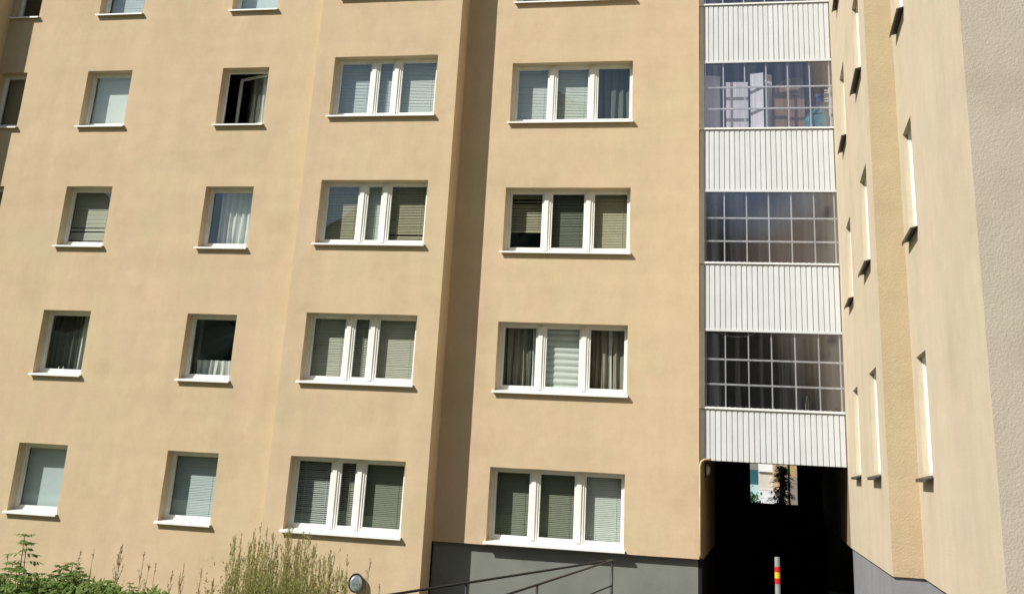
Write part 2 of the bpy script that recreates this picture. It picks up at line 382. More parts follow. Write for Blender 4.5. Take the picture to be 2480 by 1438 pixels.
b1 = [(.055, 1.11)]
bB = [(.06, .82), (.965, 1.335), (1.485, 2.325)]; bC = [(.06, .795), (.94, 1.69), (1.84, 2.6)]
T = R(62); To = R(28); Tm = R(45)
bl = lambda m_, t_=T, d=1, *r: ('blind', m_, t_, d)+r
fa1 = {0: [('roller', 'bl_blue', 1)], 1: [('curtains', None, [(0, .66, 0, 1, 'cur_dark'), (.58, .76, 0, .98, 'cur_white'), (.88, 1.05, 0, .98, 'cur_white')])],  # lit parts of the dark sheer curtain put in as white strips
       2: [bl('bl_green', T, 1, .03, [.28, .34, .12])], 3: [('roller', 'bl_white', 1)], 4: [bl('bl_blue', T, 1, .03)]}
fa2 = {0: [bl('bl_blue', T, 1, .032)], 1: [('curtains', None, [(0, .12, 0, 1, 'cur_dark'), (.1, 1, 0, .32, 'cur_white')])],
       2: [('curtains', None, [(.15, 1.02, 0, 1, 'cur_white')])], 3: [('curtains', None, [(.55, .78, 0, 1, 'cur_grey'), (.75, 1.03, 0, .95, 'cur_white')])], 4: [('roller', 'bl_blue', 1)]}
fa0 = {r: [('roller', 'bl_grey', 1)] for r in range(5)}; fa0[4] = []
fb = {0: [bl('bl_white', To, 1, .036), bl('bl_green', To, 1, .036), bl('bl_dark', T, 1, .034)], 1: [bl('bl_green'), bl('bl_green', Tm), bl('bl_green')],
      2: [bl('bl_olive', Tm), bl('bl_white'), bl('bl_olive', Tm, 1, .034, [.08, .20])], 3: [bl('bl_blue'), bl('bl_blue'), bl('bl_white')], 4: [bl('bl_green')]*3}
fc = {0: [bl('bl_dark'), bl('bl_dark'), bl('bl_white')], 1: [('curtains', None, [(0, .70, 0, 1, 'cur_mid'), (.66, .84, 0, 1, 'cur_grey'), (.80, 1.02, 0, .98, 'cur_white')]), ('shade', 'bl_white', 10), ('curtains', None, [(0, .34, 0, 1, 'cur_brown'), (.30, .52, 0, 1, 'cur_mid'), (.50, .60, 0, .97, 'cur_white'), (.60, 1.02, 0, .98, 'cur_mid')])],
      2: [bl('bl_olive', Tm, .64, .034, [.80, .865]), bl('bl_dark', Tm), bl('bl_olive')], 3: [bl('bl_white'), bl('bl_white'), ('curtains', None, [(0, 1.02, 0, 1, 'cur_grey')])], 4: [('curtains', None, [(0, 1, 0, .5, 'cur_grey')])]*3}
def Lw(L, u): return lambda a, n, z: L(a+u, n, z)
for r in range(5):
    window(main, Lw(LA, A0[0]), A0[1]-A0[0], *rowsA[r], [(.05, A0[1]-A0[0]-.05)], fa0[r], seed=r)
    window(main, Lw(LA, A1[0]), 1.162, *rowsA[r], b1, fa1[r], seed=10+r)
    ob = 0 if r == 3 else None
    w2 = window(main, Lw(LA, A2[0]), 1.151, *rowsA[r], [(.055, 1.10)], fa2[r], seed=20+r, open_bay=ob)
    if ob == 0:                                               # the sash stands open into the room
        L = Lw(LA, A2[0]); zb, zt = rowsA[r]; ang = R(21); hinge = 1.10
        Ls = lambda u, n, z: L(hinge-u*math.cos(ang)+n*math.sin(ang), -.29-u*math.sin(ang)-n*math.cos(ang), z)
        s = MB(); wd = 1.0; q0, q1 = zb+.08, zt-.06
        s.box(Ls, 0, .05, -.03, .03, q0, q1); s.box(Ls, wd-.05, wd, -.03, .03, q0, q1); s.box(Ls, .05, wd-.05, -.03, .03, q0, q0+.05); s.box(Ls, .05, wd-.05, -.03, .03, q1-.05, q1)
        s.build('sash', 'white', w2)
        g = MB(); g.face([Ls(.05, 0, q0+.05), Ls(wd-.05, 0, q0+.05), Ls(wd-.05, 0, q1-.05), Ls(.05, 0, q1-.05)]); g.build('pane', 'glass', w2)
    window(main, Lw(LB, Bx[0]), 2.382, *rowsB[r], bB, fb[r], seed=30+r)
    window(main, Lw(LC, Cx[0]), 2.653, *rowsC[r], bC, fc[r], seed=40+r)

# ------------------------------------------------------------------ balconies
DP = DC+.12
LP = frame_of((0, DP, 0), (1, 0, 0), (0, -1, 0))
x0, x1 = XCE+.004, X1-.004
rb = random.Random(3)
for i in range(5):
    zt = 1.215+ST*i; zb = (.238 if i == 0 else -.118+ST*i)
    c = MB(); nb = 26; pw = (x1-x0)/nb
    prof = []
    for k in range(nb):
        u = x0+pw*k; d = rb.uniform(-.0025, .0025); e = rb.uniform(-.0025, .0025)
        prof += [(u, -.020), (u+.011, 0+d), (u+pw*.82, 0+e), (u+pw*.86, -.020)]
    prof.append((x1, -.020)); zs = [zb, zb+.02, zb+(zt-zb)*.35, zb+(zt-zb)*.7, zt-.07, zt-.045]
    for j, z in enumerate(zs):
        for (u, n) in prof:
            dn = .004*noise.noise(Vector((u*1.4, z*2, i*7.1)))
            if j == len(zs)-1 and n > -.01: n = -.0145
            c.v.append(tuple(LP(u, n+dn, z)))
    m_ = len(prof)
    for j in range(len(zs)-1):
        for k in range(m_-1): c.f.append((j*m_+k, j*m_+k+1, (j+1)*m_+k+1, (j+1)*m_+k))
    c.face([LP(x0, -.02, zt-.05), LP(x1, -.02, zt-.05), LP(x1, -.02, zt), LP(x0, -.02, zt)])
    c.face([LP(x0, -.06, zb), LP(x1, -.06, zb), LP(x1, -.06, zt), LP(x0, -.06, zt)])
    bal = c.build('balcony', 'clad', main)
    q = MB(); q.prism(LP, x0, x1, [(-.06, zt+.012), (.03, zt), (.03, zt-.034), (.018, zt-.034), (.018, zt-.008), (-.06, zt-.004)])
    for k in range(26): q.box(LP, x0+pw*(k+.5)-.008, x0+pw*(k+.5)+.008, -.03, -.012, zt+.0085, zt+.016)
    q.build('cap_rail', 'cap', bal)
    if i: q = MB(); q.box(LP, x0, x1, -.018, .010, zb-.028, zb+.018); q.build('edge_trim', 'clad', bal)
    g0, g1 = zt+.006, -.118+ST*(i+1)-.028
    g = MB(); g.face([LP(x0+.10, -.022, g0), LP(x1, -.022, g0), LP(x1, -.022, g1), LP(x0+.10, -.022, g1)]); g.build('glazing', 'rib', bal)
    g = MB()
    g.box(LP, x0, x0+.10, -.05, -.006, g0, g1)
    g.build('side_post', 'bars', bal)
    g = MB()
    for k in range(7):
        u = x0+.13+(x1-x0-.16)*(k/6)**1.0*1.0 if k else x0+.115
        u = [x0+.125, x0+.50, x0+.945, x0+1.385, x0+1.83, x0+2.275, x1-.05][k]
        g.box(LP, u-.013, u+.013, -.085, -.055, g0-.02, g1+.02)
    h = g1-g0
    for t_ in (.30, .63): g.box(LP, x0+.1, x1-.002, -.0845, -.0495, g0+h*t_-.016, g0+h*t_+.016)
    g.build('glazing_bars', 'bars', bal)
# the balcony rooms: slabs, side walls, rear wall
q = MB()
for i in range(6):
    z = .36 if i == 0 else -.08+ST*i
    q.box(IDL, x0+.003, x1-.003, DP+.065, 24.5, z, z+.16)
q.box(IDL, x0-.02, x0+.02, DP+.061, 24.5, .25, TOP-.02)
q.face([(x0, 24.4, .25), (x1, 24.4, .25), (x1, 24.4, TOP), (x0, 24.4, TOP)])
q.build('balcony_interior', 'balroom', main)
# passage under the balconies
q = MB(); xl = XCE+.075
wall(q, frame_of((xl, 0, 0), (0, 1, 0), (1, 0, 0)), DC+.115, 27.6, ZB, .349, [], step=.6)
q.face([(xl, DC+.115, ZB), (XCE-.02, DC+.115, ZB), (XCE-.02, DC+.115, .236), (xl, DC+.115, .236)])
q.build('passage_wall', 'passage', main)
q = MB()
q.box(IDL, XCE-.03, xl-.03, DC+.13, 27.6, GZ, ZB-.002)
q.box(IDL, -6, x1, DP+.07, 35.8, .24, .241) if False else q.face([(-5, DP+.07, .35), (x1, DP+.07, .35), (x1, 35.9, .35), (-5, 35.9, .35)])
q.face([(-5, 27.6, GZ), (xl, 27.6, GZ), (xl, 27.6, .35), (-5, 27.6, .35)]); q.face([(-5, 27.6, GZ), (-5, 35.9, GZ), (-5, 35.9, .35), (-5, 27.6, .35)])
# rear screen of the passage with its opening
yr = 35.0; hx0, hx1 = at(1817, 1170, yr).x, at(1931, 1170, yr).x; hz = at(1870, 1219, yr).z
print('hole', hx0, hx1, hz)
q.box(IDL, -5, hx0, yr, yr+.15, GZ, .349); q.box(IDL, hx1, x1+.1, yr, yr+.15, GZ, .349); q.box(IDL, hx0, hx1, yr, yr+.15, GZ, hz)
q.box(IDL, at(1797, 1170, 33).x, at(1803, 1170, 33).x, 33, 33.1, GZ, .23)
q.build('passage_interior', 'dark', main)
# pale pipe running down the passage corner with an elbow at the top
pp = [at(1722, 1112, DC+.05), at(1706, 1112, DC-.01), at(1698, 1117, DC-.035), at(1695, 1128, DC-.045)]
xx = pp[-1].x
q = MB(); q.tube(pp+[Vector((xx, DC-.045, z)) for z in (-.2, -.8, -1.40)]+[Vector((xx+.015, DC-.03, -1.47))], .019, 10); q.build('downpipe', 'pipe', main, True)

# ------------------------------------------------------------------ wing on the right
LX1 = frame_of((X1, 0, 0), (0, -1, 0), (-1, 0, 0)); LX2 = frame_of((X2, 0, 0), (0, -1, 0), (-1, 0, 0))
wing = thing('apartment_wing', 'pale beige stepped wing with narrow windows running along the right edge towards the viewer', 'building', (4, 16, GZ))
zw = [(.075+ST*r, 1.457+ST*r) for r in range(5)]
W1, W2, W3 = (-20.647, -19.59), (-17.223, -16.109), (-14.713, -13.856)
WB0, WB1 = -1.14, -1.045
q = MB()
wall(q, LX1, -DC-.12, -Y1, -1.2, TOP, [(x[0], x[1], z[0]-.01, z[1]) for x in (W1, W2) for z in zw], amp=.003)
# the lower edge follows the slightly sloping plinth line
for k, v in enumerate(q.v):
    if abs(v[2]+1.2) < .02: q.v[k] = (v[0], v[1], WB1+(WB0-WB1)*(v[1]-Y1)/(DC-Y1))
nq = len(q.v)
wall(q, LX2, -Y1, -Y2, WB1, TOP, [(W3[0], W3[1], z[0]-.01, z[1]) for z in zw], amp=.003)
q.build('wall', 'wing', wing)
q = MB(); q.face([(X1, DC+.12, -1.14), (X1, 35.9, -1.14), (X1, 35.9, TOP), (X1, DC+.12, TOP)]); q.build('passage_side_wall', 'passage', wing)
q = MB(); wall(q, frame_of((0, Y1, 0), (1, 0, 0), (0, -1, 0)), X1, X2, WB1, TOP, [], amp=.003); q.build('step_wall', 'strip', wing)
q = MB(); wall(q, frame_of((0, Y2, 0), (1, 0, 0), (0, -1, 0)), X2, 7, WB1, TOP, [], amp=.003); q.build('end_wall', 'endwall', wing)
q = MB(); e = .03
pts = [(X1+e, DC+.12), (X1+e, Y1+e), (X2+e, Y1+e), (X2+e, Y2+e), (7, Y2+e)]
for (a, b), (c, d) in zip(pts, pts[1:]): q.face([(a, b, GZ), (c, d, GZ), (c, d, -.95), (a, b, -.95)])
q.face([(X1+e+.0, Y1+e, GZ)]*0+[(X1+.03, 20.9, GZ), (X1+.026, 20.9, GZ), (X1+.026, 20.9, -1.2), (X1+.03, 20.9, -1.2)])
q.build('plinth', 'wplinth', wing)
q = MB(); q.box(IDL, X1-.1, 7.3, Y2-.2, 36.3, TOP+.26, TOP+.45); q.build('roof', 'roof', wing)
q = MB(); q.face([(3.4, Y2, GZ), (3.4, 35, GZ), (3.4, 35, TOP), (3.4, Y2, TOP)])
for k in range(6): q.box(IDL, X2+.33, 3.4, Y2+.2, 22.5, -.62+ST*k, -.42+ST*k)
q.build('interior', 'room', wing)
q = MB(); q.face([(7, Y2, GZ), (7, 36, GZ), (7, 36, TOP), (7, Y2, TOP)]); q.face([(X1, 35.9, GZ), (7, 35.9, GZ), (7, 35.9, TOP), (X1, 35.9, TOP)]); q.build('rear_wall', 'wing', wing)
for r in range(5):
    for j, (L, x) in enumerate(((LX1, W1), (LX1, W2), (LX2, W3))):
        wd = x[1]-x[0]
        window(wing, Lw(L, x[0]), wd, *zw[r], [(.06, wd-.06)], [('roller', 'bl_grey', 1)], panemat='wglass', seed=60+r*3+j, rec=.065, sillmat='darksill')

# ------------------------------------------------------------------ ground
q = MB(); q.face([(-400, -400, GZ), (400, -400, GZ), (400, 400, GZ), (-400, 400, GZ)]); tag(q.build('ground', 'grass'), kind='structure')
q = MB(); q.box(IDL, -7, 1.3, 14, 40, GZ-.1, GZ+.004); q.box(IDL, -2, 1.2, -12, 14.0, GZ-.1, GZ+.004); tag(q.build('road', 'asphalt'), kind='structure')
# wooded hill behind the camera: what the panes mirror
q = MB(); nx, ny = 150, 34
for j in range(ny+1):
    for i in range(nx+1):
        x = -150+190*i/nx; t_ = j/ny; y = -16-46*t_
        prof = [(-150, 30), (-71, 28), (-56, 19), (-40, 28), (-20, 38), (-10, 33), (-4, 26), (2, 20), (10, 14), (40, 10)]
        for (a_, b_), (c_, d_) in zip(prof, prof[1:]):
            if a_ <= x <= c_: hp = b_+(d_-b_)*(x-a_)/(c_-a_)
        h = hp*t_**.8
        v = Vector((x, y, 0)); h += 1.6*noise.noise(v*.2)+1.5*noise.noise(v*.55)+.5*noise.noise(v*1.3)
        q.v.append((x, y, GZ+max(h, .0)))
for j in range(ny):
    for i in range(nx): a = j*(nx+1)+i; q.f.append((a, a+1, a+nx+2, a+nx+1))
tag(q.build('wooded_hill', 'forest', None, True), kind='structure')
opp = thing('opposite_building', 'beige apartment block with a white top band standing behind the viewer', 'building', (4, -38, GZ))
P0, dv_ = Vector((4.3, -29, 0)), Vector((-.31, -.95, 0)); LO = frame_of(P0, dv_, (-.95, .31, 0))
q = MB(); q.box(LO, 0, 18, -9, 0, GZ, 17.4); q.build('wall', 'beige', opp)
q = MB(); q.box(LO, -.1, 18.1, -9.1, .1, 17.4, 19.2); q.build('parapet', 'whitewall', opp)
# ------------------------------------------------------------------ beyond the passage
def slab(name, mat, par, px0, px1, y, z0, z1, dy=6):
    a, b = at(px0, 1170, y).x, at(px1, 1170, y).x; s = MB(); s.box(IDL, a, b, y, y+dy, z0, z1); return s.build(name, mat, par)
gb = thing('office_building', 'teal glass building with a pale blue base seen small through the passage', 'building', (0, 84, GZ))
slab('glass_wall', 'teal', gb, 1740, 1850, 80, at(1830, 1174, 80).z, at(1830, 1137, 80).z); slab('base_wall', 'teapale', gb, 1741, 1849, 79.8, GZ, at(1830, 1173, 80).z)
hb = thing('apartment_building', 'white and pale grey apartment block seen small through the passage', 'building', (0, 62, GZ))
zz = lambda py, y=58: at(1855, py, y).z
slab('upper_wall', 'whitewall', hb, 1837, 1871.5, 58, zz(1142)+.0, 9); slab('middle_wall', 'pale', hb, 1837, 1871.5, 58.1, zz(1186), zz(1142.6))
slab('lower_wall', 'whitewall', hb, 1837, 1900, 58, GZ, zz(1187)); slab('side_wall', 'beige', hb, 1871.6, 1935, 57.5, zz(1187.2), 9)
hc = thing('garden_wall', 'ochre and grey rendered wall beside the spruce seen through the passage', 'wall', (1, 52, GZ))
slab('upper_wall', 'ochre', hc, 1908, 1990, 52, at(1920, 1154, 52).z, 7, .4); slab('lower_wall', 'greywall', hc, 1908.5, 1990, 51.99, GZ, at(1920, 1154, 52).z, .4)
slab('corner_post', 'beige', hc, 1903, 1908, 51.9, GZ, 7, .4)
def leaf_face(mb, base, d, up, ln, wd):
    d = d.normalized(); s = d.cross(up)
    s = s.normalized() if s.length > 1e-4 else Vector((1, 0, 0)); n = s.cross(d)
    a = base; m1 = base+d*ln*.45; tip = base+d*ln-n*ln*.12
    b = len(mb.v); mb.v += [tuple(a), tuple(m1+s*wd*.5-n*wd*.1), tuple(tip), tuple(m1-s*wd*.5-n*wd*.1), tuple(m1+n*wd*.12)]
    mb.f += [(b, b+1, b+4), (b+1, b+2, b+4), (b, b+4, b+3), (b+4, b+2, b+3)]
rs = random.Random(11)
sp = thing('spruce_tree', 'dark spruce tree standing beyond the passage', 'tree', (at(1893, 1200, 44).x, 44, GZ))
tx = at(1893, 1170, 44).x; q = MB(); q.tube([(tx, 44, GZ), (tx, 44, .1), (tx, 44, at(1893, 1128, 44).z)], .12, 6, .02); q.build('trunk', 'bark', sp)
q = MB(); zt = at(1893, 1128, 44).z
for k in range(95):
    t_ = (k/95)**1.15; z = zt-t_*(zt-GZ-.3); ra = .10+t_*1.15; a = rs.uniform(0, 6.28); d = Vector((math.cos(a), math.sin(a), -.12))
    for j in range(30):
        s_ = rs.uniform(.05, 1)**1.4; pnt = Vector((tx, 44, z))+d*ra*s_*rs.uniform(.7, 1.1)+Vector((rs.uniform(-.1, .1), rs.uniform(-.1, .1), rs.uniform(-.07, .05)))
        leaf_face(q, pnt, d+Vector((rs.uniform(-.9, .9), rs.uniform(-.9, .9), rs.uniform(-.5, .2))), Vector((0, 0, 1)), rs.uniform(.12, .24), rs.uniform(.03, .07))
q.build('crown', 'needle', sp)
bu = MB(); cb = at(1824, 1212, 50)
for k in range(260):
    p_ = cb+Vector((rs.gauss(-.1, .17), rs.gauss(0, .2), rs.gauss(-.1, .2))); leaf_face(bu, p_, Vector((rs.uniform(-1, 1), rs.uniform(-1, 1), rs.uniform(-.3, 1))), Vector((0, 0, 1)), .2, .12)
bu.tube([(cb.x, cb.y, GZ), (cb.x, cb.y, cb.z)], .03, 5)
tag(bu.build('bush', 'bush'), 'small green bush beyond the passage in front of the teal building', 'bush')

# ------------------------------------------------------------------ things on the balcony with the open view
zf = 1.215+ST*2                                               # third balcony up
def xb(px, y): return at(px, 230, y).x
def zb_(py, y): return at(1860, py, y).z
yb = DP+.20; B0 = zf-.95
def panel(px0, px1, top, y, rot, label):
    a, b = xb(px0, y), xb(px1, y); s = MB(); d = (b-a)*math.tan(rot)
    tz = zb_(top, y); n = len(s.v)
    for dy in (0, .03):
        s.v += [(a, y+dy, B0), (b, y+d+dy, B0), (b, y+d+dy, tz), (a, y+dy, tz)]
    s.f += [(0, 1, 2, 3), (7, 6, 5, 4), (0, 4, 5, 1), (1, 5, 6, 2), (2, 6, 7, 3), (3, 7, 4, 0)]
    return tag(s.build('board', 'board'), label, 'board', 'white boards leaning on the balcony')
panel(1706, 1744, 180, yb, .25, 'leftmost of the white boards behind the balcony glazing, tall')
panel(1758, 1812, 198, yb+.03, .0, 'lower white board between the two tall ones behind the balcony glazing')
panel(1817, 1849, 179, yb-.05, -.3, 'tall white board in the middle of the balcony glazing')
panel(1852, 1870, 180, yb+.05, .2, 'narrow tall white board next to the cardboard boxes')
def crate(px0, px1, py0, y, dpt, label, openflap=False, tilt=0):
    a, b = xb(px0, y), xb(px1, y); z1 = zb_(py0, y); t = thing('cardboard_box', label, 'box', ((a+b)/2, y, B0), 'cardboard boxes on the balcony')
    s = MB(); r_ = .008
    s.box(IDL, a, b, y, y+r_, B0, z1); s.box(IDL, a, b, y+dpt, y+dpt+r_, B0, z1); s.box(IDL, a, a+r_, y+r_, y+dpt, B0, z1); s.box(IDL, b-r_, b, y+r_, y+dpt, B0, z1); s.box(IDL, a+r_, b-r_, y+r_, y+dpt, B0, B0+r_)
    s.build('box_body', 'card', t)
    s = MB(); w_ = b-a
    s.v += [(a, y, z1), (b, y, z1), (b+.01, y-.1, z1+.07), (a-.01, y-.08, z1+.04)]; s.f.append((0, 1, 2, 3))
    s.v += [(a, y+dpt, z1), (b, y+dpt, z1), (b, y+dpt+.12, z1+.16), (a, y+dpt+.1, z1+.15)]; s.f.append((4, 5, 6, 7))
    s.build('flap', 'card', t)
crate(1870, 1905, 234, yb, .35, 'brown cardboard box right of the white boards')
crate(1906, 1948, 228, yb+.02, .4, 'wider brown cardboard box with white paper on top')
y = yb+.1; a, b = xb(1868, y), xb(1948, y); z1, z2 = zb_(232, y), zb_(178, y)
s = MB(); s.v += [(a, y, z1), (b, y, z1+.06), (b-.02, y+.3, z2), (a+.35, y+.1, z2-.08), (a+.02, y, z1+.18), (a, y+.35, z1), (b, y+.4, z1+.06), (b-.02, y+.45, z2-.02), (a+.35, y+.4, z2-.1), (a+.02, y+.35, z1+.16)]
s.f += [(0, 1, 2, 3, 4), (9, 8, 7, 6, 5), (0, 5, 6, 1), (1, 6, 7, 2), (3, 8, 9, 4), (4, 9, 5, 0)]
tag(s.build('cardboard_box', 'card'), 'tilted open cardboard box on top of the other boxes', 'box', 'cardboard boxes on the balcony')
s = MB(); y = yb-.02; a, b = xb(1918, y), xb(1941, y); z = zb_(230, y)
s.v += [(a, y, z), (b-.03, y, z-.01), (b, y+.1, z+.09), (a-.06, y+.1, z+.06)]; s.f.append((0, 1, 2, 3)); s.v += [(a-.3, y, z-.06), (a-.1, y, z), (a-.12, y+.1, z+.03), (a-.28, y+.1, z-.03)]; s.f.append((4, 5, 6, 7))
tag(s.build('paper_sheet', 'board'), 'white paper sheets lying on the cardboard boxes', 'paper')
# the bag: crumpled cloth volume
s = MB(); y = yb-.1; a, b = xb(1946, y), xb(2026, y); z1 = zb_(262, y); K, J = 26, 14; b = min(b, X1-.03)
for j in range(J+1):
    for i in range(K):
        th = 2*math.pi*i/K; cx_, cy_ = (a+b)/2, y+.18; t_ = j/J
        rr = (1-.12*math.sin(t_*3.1))*(1 if j < J-1 else (.75 if j == J-1 else .3))
        sx = (abs(math.cos(th))**.6)*(1 if math.cos(th) > 0 else -1); sy = (abs(math.sin(th))**.6)*(1 if math.sin(th) > 0 else -1)
        v = Vector((cx_+(b-a)/2*sx*rr, cy_+.18*sy*rr, B0+(z1-B0)*t_)); v += Vector((0, 1, .6))*.05*noise.noise(v*9)*(1 if 0 < i else 1)
        v.x = min(v.x, X1-.02); s.v.append(tuple(v))
for j in range(J):
    for i in range(K): p0 = j*K+i; p1 = j*K+(i+1) % K; s.f.append((p0, p1, p1+K, p0+K))
s.f.append(tuple(J*K+i for i in range(K)))
tag(s.build('storage_bag', 'bag', None, True), 'bulging turquoise storage bag in the right corner of the balcony', 'bag')
s = MB(); y = yb+.1; s.box(IDL, xb(1974, y), xb(1999, y), y, y+.25, zb_(236, y), zb_(229, y)); s.box(IDL, xb(1977, y), xb(1996, y), y+.02, y+.23, B0, zb_(236, y))
tag(s.build('plastic_crate', 'blue'), 'blue plastic lidded crate behind the turquoise bag', 'crate')
s = MB(); y = yb+.02; cx_ = xb(2011, y); zt_ = zb_(215, y); zb0 = zb_(258, y)
s.tube([(cx_, y, zb0-.5)]+[(cx_+.01*math.sin(k), y, zb0+(zt_-zb0)*k/7) for k in range(8)], .045, 8, .04)
for k in range(5): s.box(IDL, cx_-.12, cx_-.03, y-.02, y+.02, zb0+(zt_-zb0)*(.2+k*.15), zb0+(zt_-zb0)*(.2+k*.15)+.03)
tag(s.build('bottle_rack', 'board'), 'tall pale ribbed rack standing beside the turquoise bag', 'rack')

yc = DP+.25; q = MB(); c0, c1 = at(1728, 797, yc), at(1830, 806, yc)
q.tube([c0.lerp(c1, k/12)-Vector((0, 0, .11*(1-(k/6-1)**2))) for k in range(13)], .008, 6); tag(q.build('cord', 'board', None, True), 'pale cord sagging across the top of the lowest balcony glazing', 'cord')
q = MB(); pb = at(1955, 985, DP+.3); q.tube([(pb.x, pb.y, B0-5.6+.3), (pb.x, pb.y, pb.z+.10)], .04, 10); q.tube([(pb.x, pb.y, pb.z+.10), (pb.x, pb.y, pb.z+.15)], .04, 10, .016); q.tube([(pb.x, pb.y, pb.z+.15), (pb.x, pb.y, pb.z+.2)], .016, 8)
tag(q.build('bottle', 'bl_dark', None, True), 'grey bottle standing at the bottom of the lowest balcony glazing', 'bottle')
# two china figures on the sill of a window with sheer curtains
for k, px in enumerate((142, 153)):
    p_ = at(px, 893, DA+.33); s = MB(); s.tube([p_-Vector((0, 0, .05)), p_, p_+Vector((0, 0, .03))], .018, 7, .012); s.tube([p_+Vector((0, 0, .03)), p_+Vector((0, 0, .055))], .016, 7, .006)
    tag(s.build('ornament', 'ornament', None, True), ('left', 'right')[k]+' of two tiny white figures inside the window with the sheer curtain', 'ornament', 'window ornaments')

# ------------------------------------------------------------------ lamps
pc = at(862, 1411, DB-.12)
lamp = thing('wall_lamp', 'round silver-faced lamp with a black rim beside the tall weeds', 'lamp', pc)
nrm = Vector((.25, -1, .12)).normalized(); ax = nrm.cross(Vector((0, 0, 1))).normalized(); ay = ax.cross(nrm)
def disc(mb, c, r0, r1, n0, n1, k=28, fill=False, e=1.2):
    b = len(mb.v)
    for (r_, n_) in ((r0, n0), (r1, n1)):
        for j in range(k):
            t_ = 2*math.pi*j/k; mb.v.append(tuple(c+nrm*n_+ax*math.cos(t_)*r_+ay*math.sin(t_)*r_*e))
    for j in range(k): mb.f.append((b+j, b+(j+1) % k, b+k+(j+1) % k, b+k+j))
    if fill: mb.f.append(tuple(b+k+j for j in range(k)))
s = MB(); disc(s, pc, .142, .142, -.05, .03); disc(s, pc, .142, .118, .03, .025); disc(s, pc, .10, .142, -.09, -.05); s.build('rim', 'black', lamp, False)
s = MB(); disc(s, pc, .12, .08, .018, .032); disc(s, pc, .08, .03, .032, .04, fill=True); s.build('lens', 'silver', lamp, True)
s = MB(); s.tube([pc-nrm*.03, pc+Vector((.03, .06, .01)), (pc.x+.07, DB+.01, pc.z)], .02, 8); s.box(IDL, pc.x+.03, pc.x+.11, DB-.015, DB+.005, pc.z-.05, pc.z+.05); s.build('bracket', 'rail', lamp)
y = 23.6; pl = Vector((xl, y, at(1716, 1137, y).z))
lamp2 = thing('wall_lamp', 'small milky lamp on a black plate high on the left passage wall', 'lamp', pl)
s = MB(); s.box(IDL, xl-.0, xl+.03, y-.12, y+.12, pl.z-.14, pl.z+.14); s.build('back_plate', 'black', lamp2)
s = MB(); K = 14
for j in range(6):
    t_ = j/5*math.pi/2
    for i in range(K): a = 2*math.pi*i/K; s.v.append((xl+.03+.07*math.sin(t_), y+.1*math.cos(a)*math.cos(t_), pl.z+.11*math.sin(a)*math.cos(t_)))
for j in range(5):
    for i in range(K): s.f.append((j*K+i, j*K+(i+1) % K, (j+1)*K+(i+1) % K, (j+1)*K+i))
s.build('lamp_glass', 'milk', lamp2, True)

# ------------------------------------------------------------------ bollard
yb2 = 19.5; tp = at(1882, 1348, yb2); bx = at(1886, 1438, yb2).x
bo = thing('bollard', 'grey steel bollard with red and yellow bands in front of the dark passage', 'bollard', (tp.x, yb2, GZ))
def zz2(py): return at(1883, py, yb2).z
lean = Vector((0, 0, 0))
def seg(z0, z1, r_, name, mat):
    s = MB(); s.tube([(tp.x, yb2, z0), (tp.x, yb2, z1)], r_, 20); s.build(name, mat, bo, False)
seg(GZ, tp.z-.008, .040, 'post', 'galv'); seg(tp.z-.008, tp.z, .037, 'cap', 'galv')
seg(zz2(1384.5), zz2(1371), .0412, 'red_band', 'red'); seg(zz2(1399), zz2(1384.7), .0412, 'yellow_band', 'yellow'); seg(zz2(1413), zz2(1399.2), .0412, 'red_band', 'red')

# ------------------------------------------------------------------ ramp railing
cy = DC-1.0; C0 = at(1483, 1356, cy)
rl = thing('ramp_railing', 'dark steel handrails meeting at a corner post in front of the grey plinth', 'railing', (C0.x, cy, GZ))
def on_z(px, py, z):
    d = CR*(px-CX)/F+CU*(CY-py)/F+CF; return d*(z/d.z)
def ext(a, b, k): return a+(b-a)*k
E1 = on_z(953, 1438, C0.z-.12); E2 = on_z(1230, 1438, C0.z-.10); M1, M2 = C0+Vector((-.02, 0, 0)), C0
s = MB(); s.tube([ext(M1, E1, 1.4), ext(M1, E1, .5), ext(M1, E1, .03), C0+Vector((.0, 0, .004))], .018, 10); s.build('handrail', 'rail', rl, True)
s = MB(); s.tube([ext(C0, E2, 1.7), ext(C0, E2, .5), ext(C0, E2, .04), C0+Vector((.01, 0, 0))], .016, 10); s.build('handrail', 'rail', rl, True)
K1 = on_z(1414, 1438, C0.z-.62); K0 = Vector((C0.x, cy, at(1480, 1417, cy).z))
dv = (E2-C0); s = MB(); s.tube([K0, K0+dv*1.7+Vector((0, 0, 0))], .014, 8); s.build('middle_rail', 'rail', rl, True)
s = MB(); s.tube([C0+Vector((0, 0, -.01)), (C0.x, cy, GZ)], .022, 10); s.build('post', 'rail', rl, True)
def foot(E, px):
    best = min((ext(C0, E, k/200) for k in range(1, 340)), key=lambda p_: abs(proj_x(p_)-px)); return best
def proj_x(p_): return CX+F*p_.dot(CR)/p_.dot(CF)
for E, px in ((E1, 1129), (E2, 1301)):
    p_ = foot(E, px); s = MB(); s.tube([p_, (p_.x, p_.y, GZ)], .018, 10); s.build('post', 'rail', rl, True)

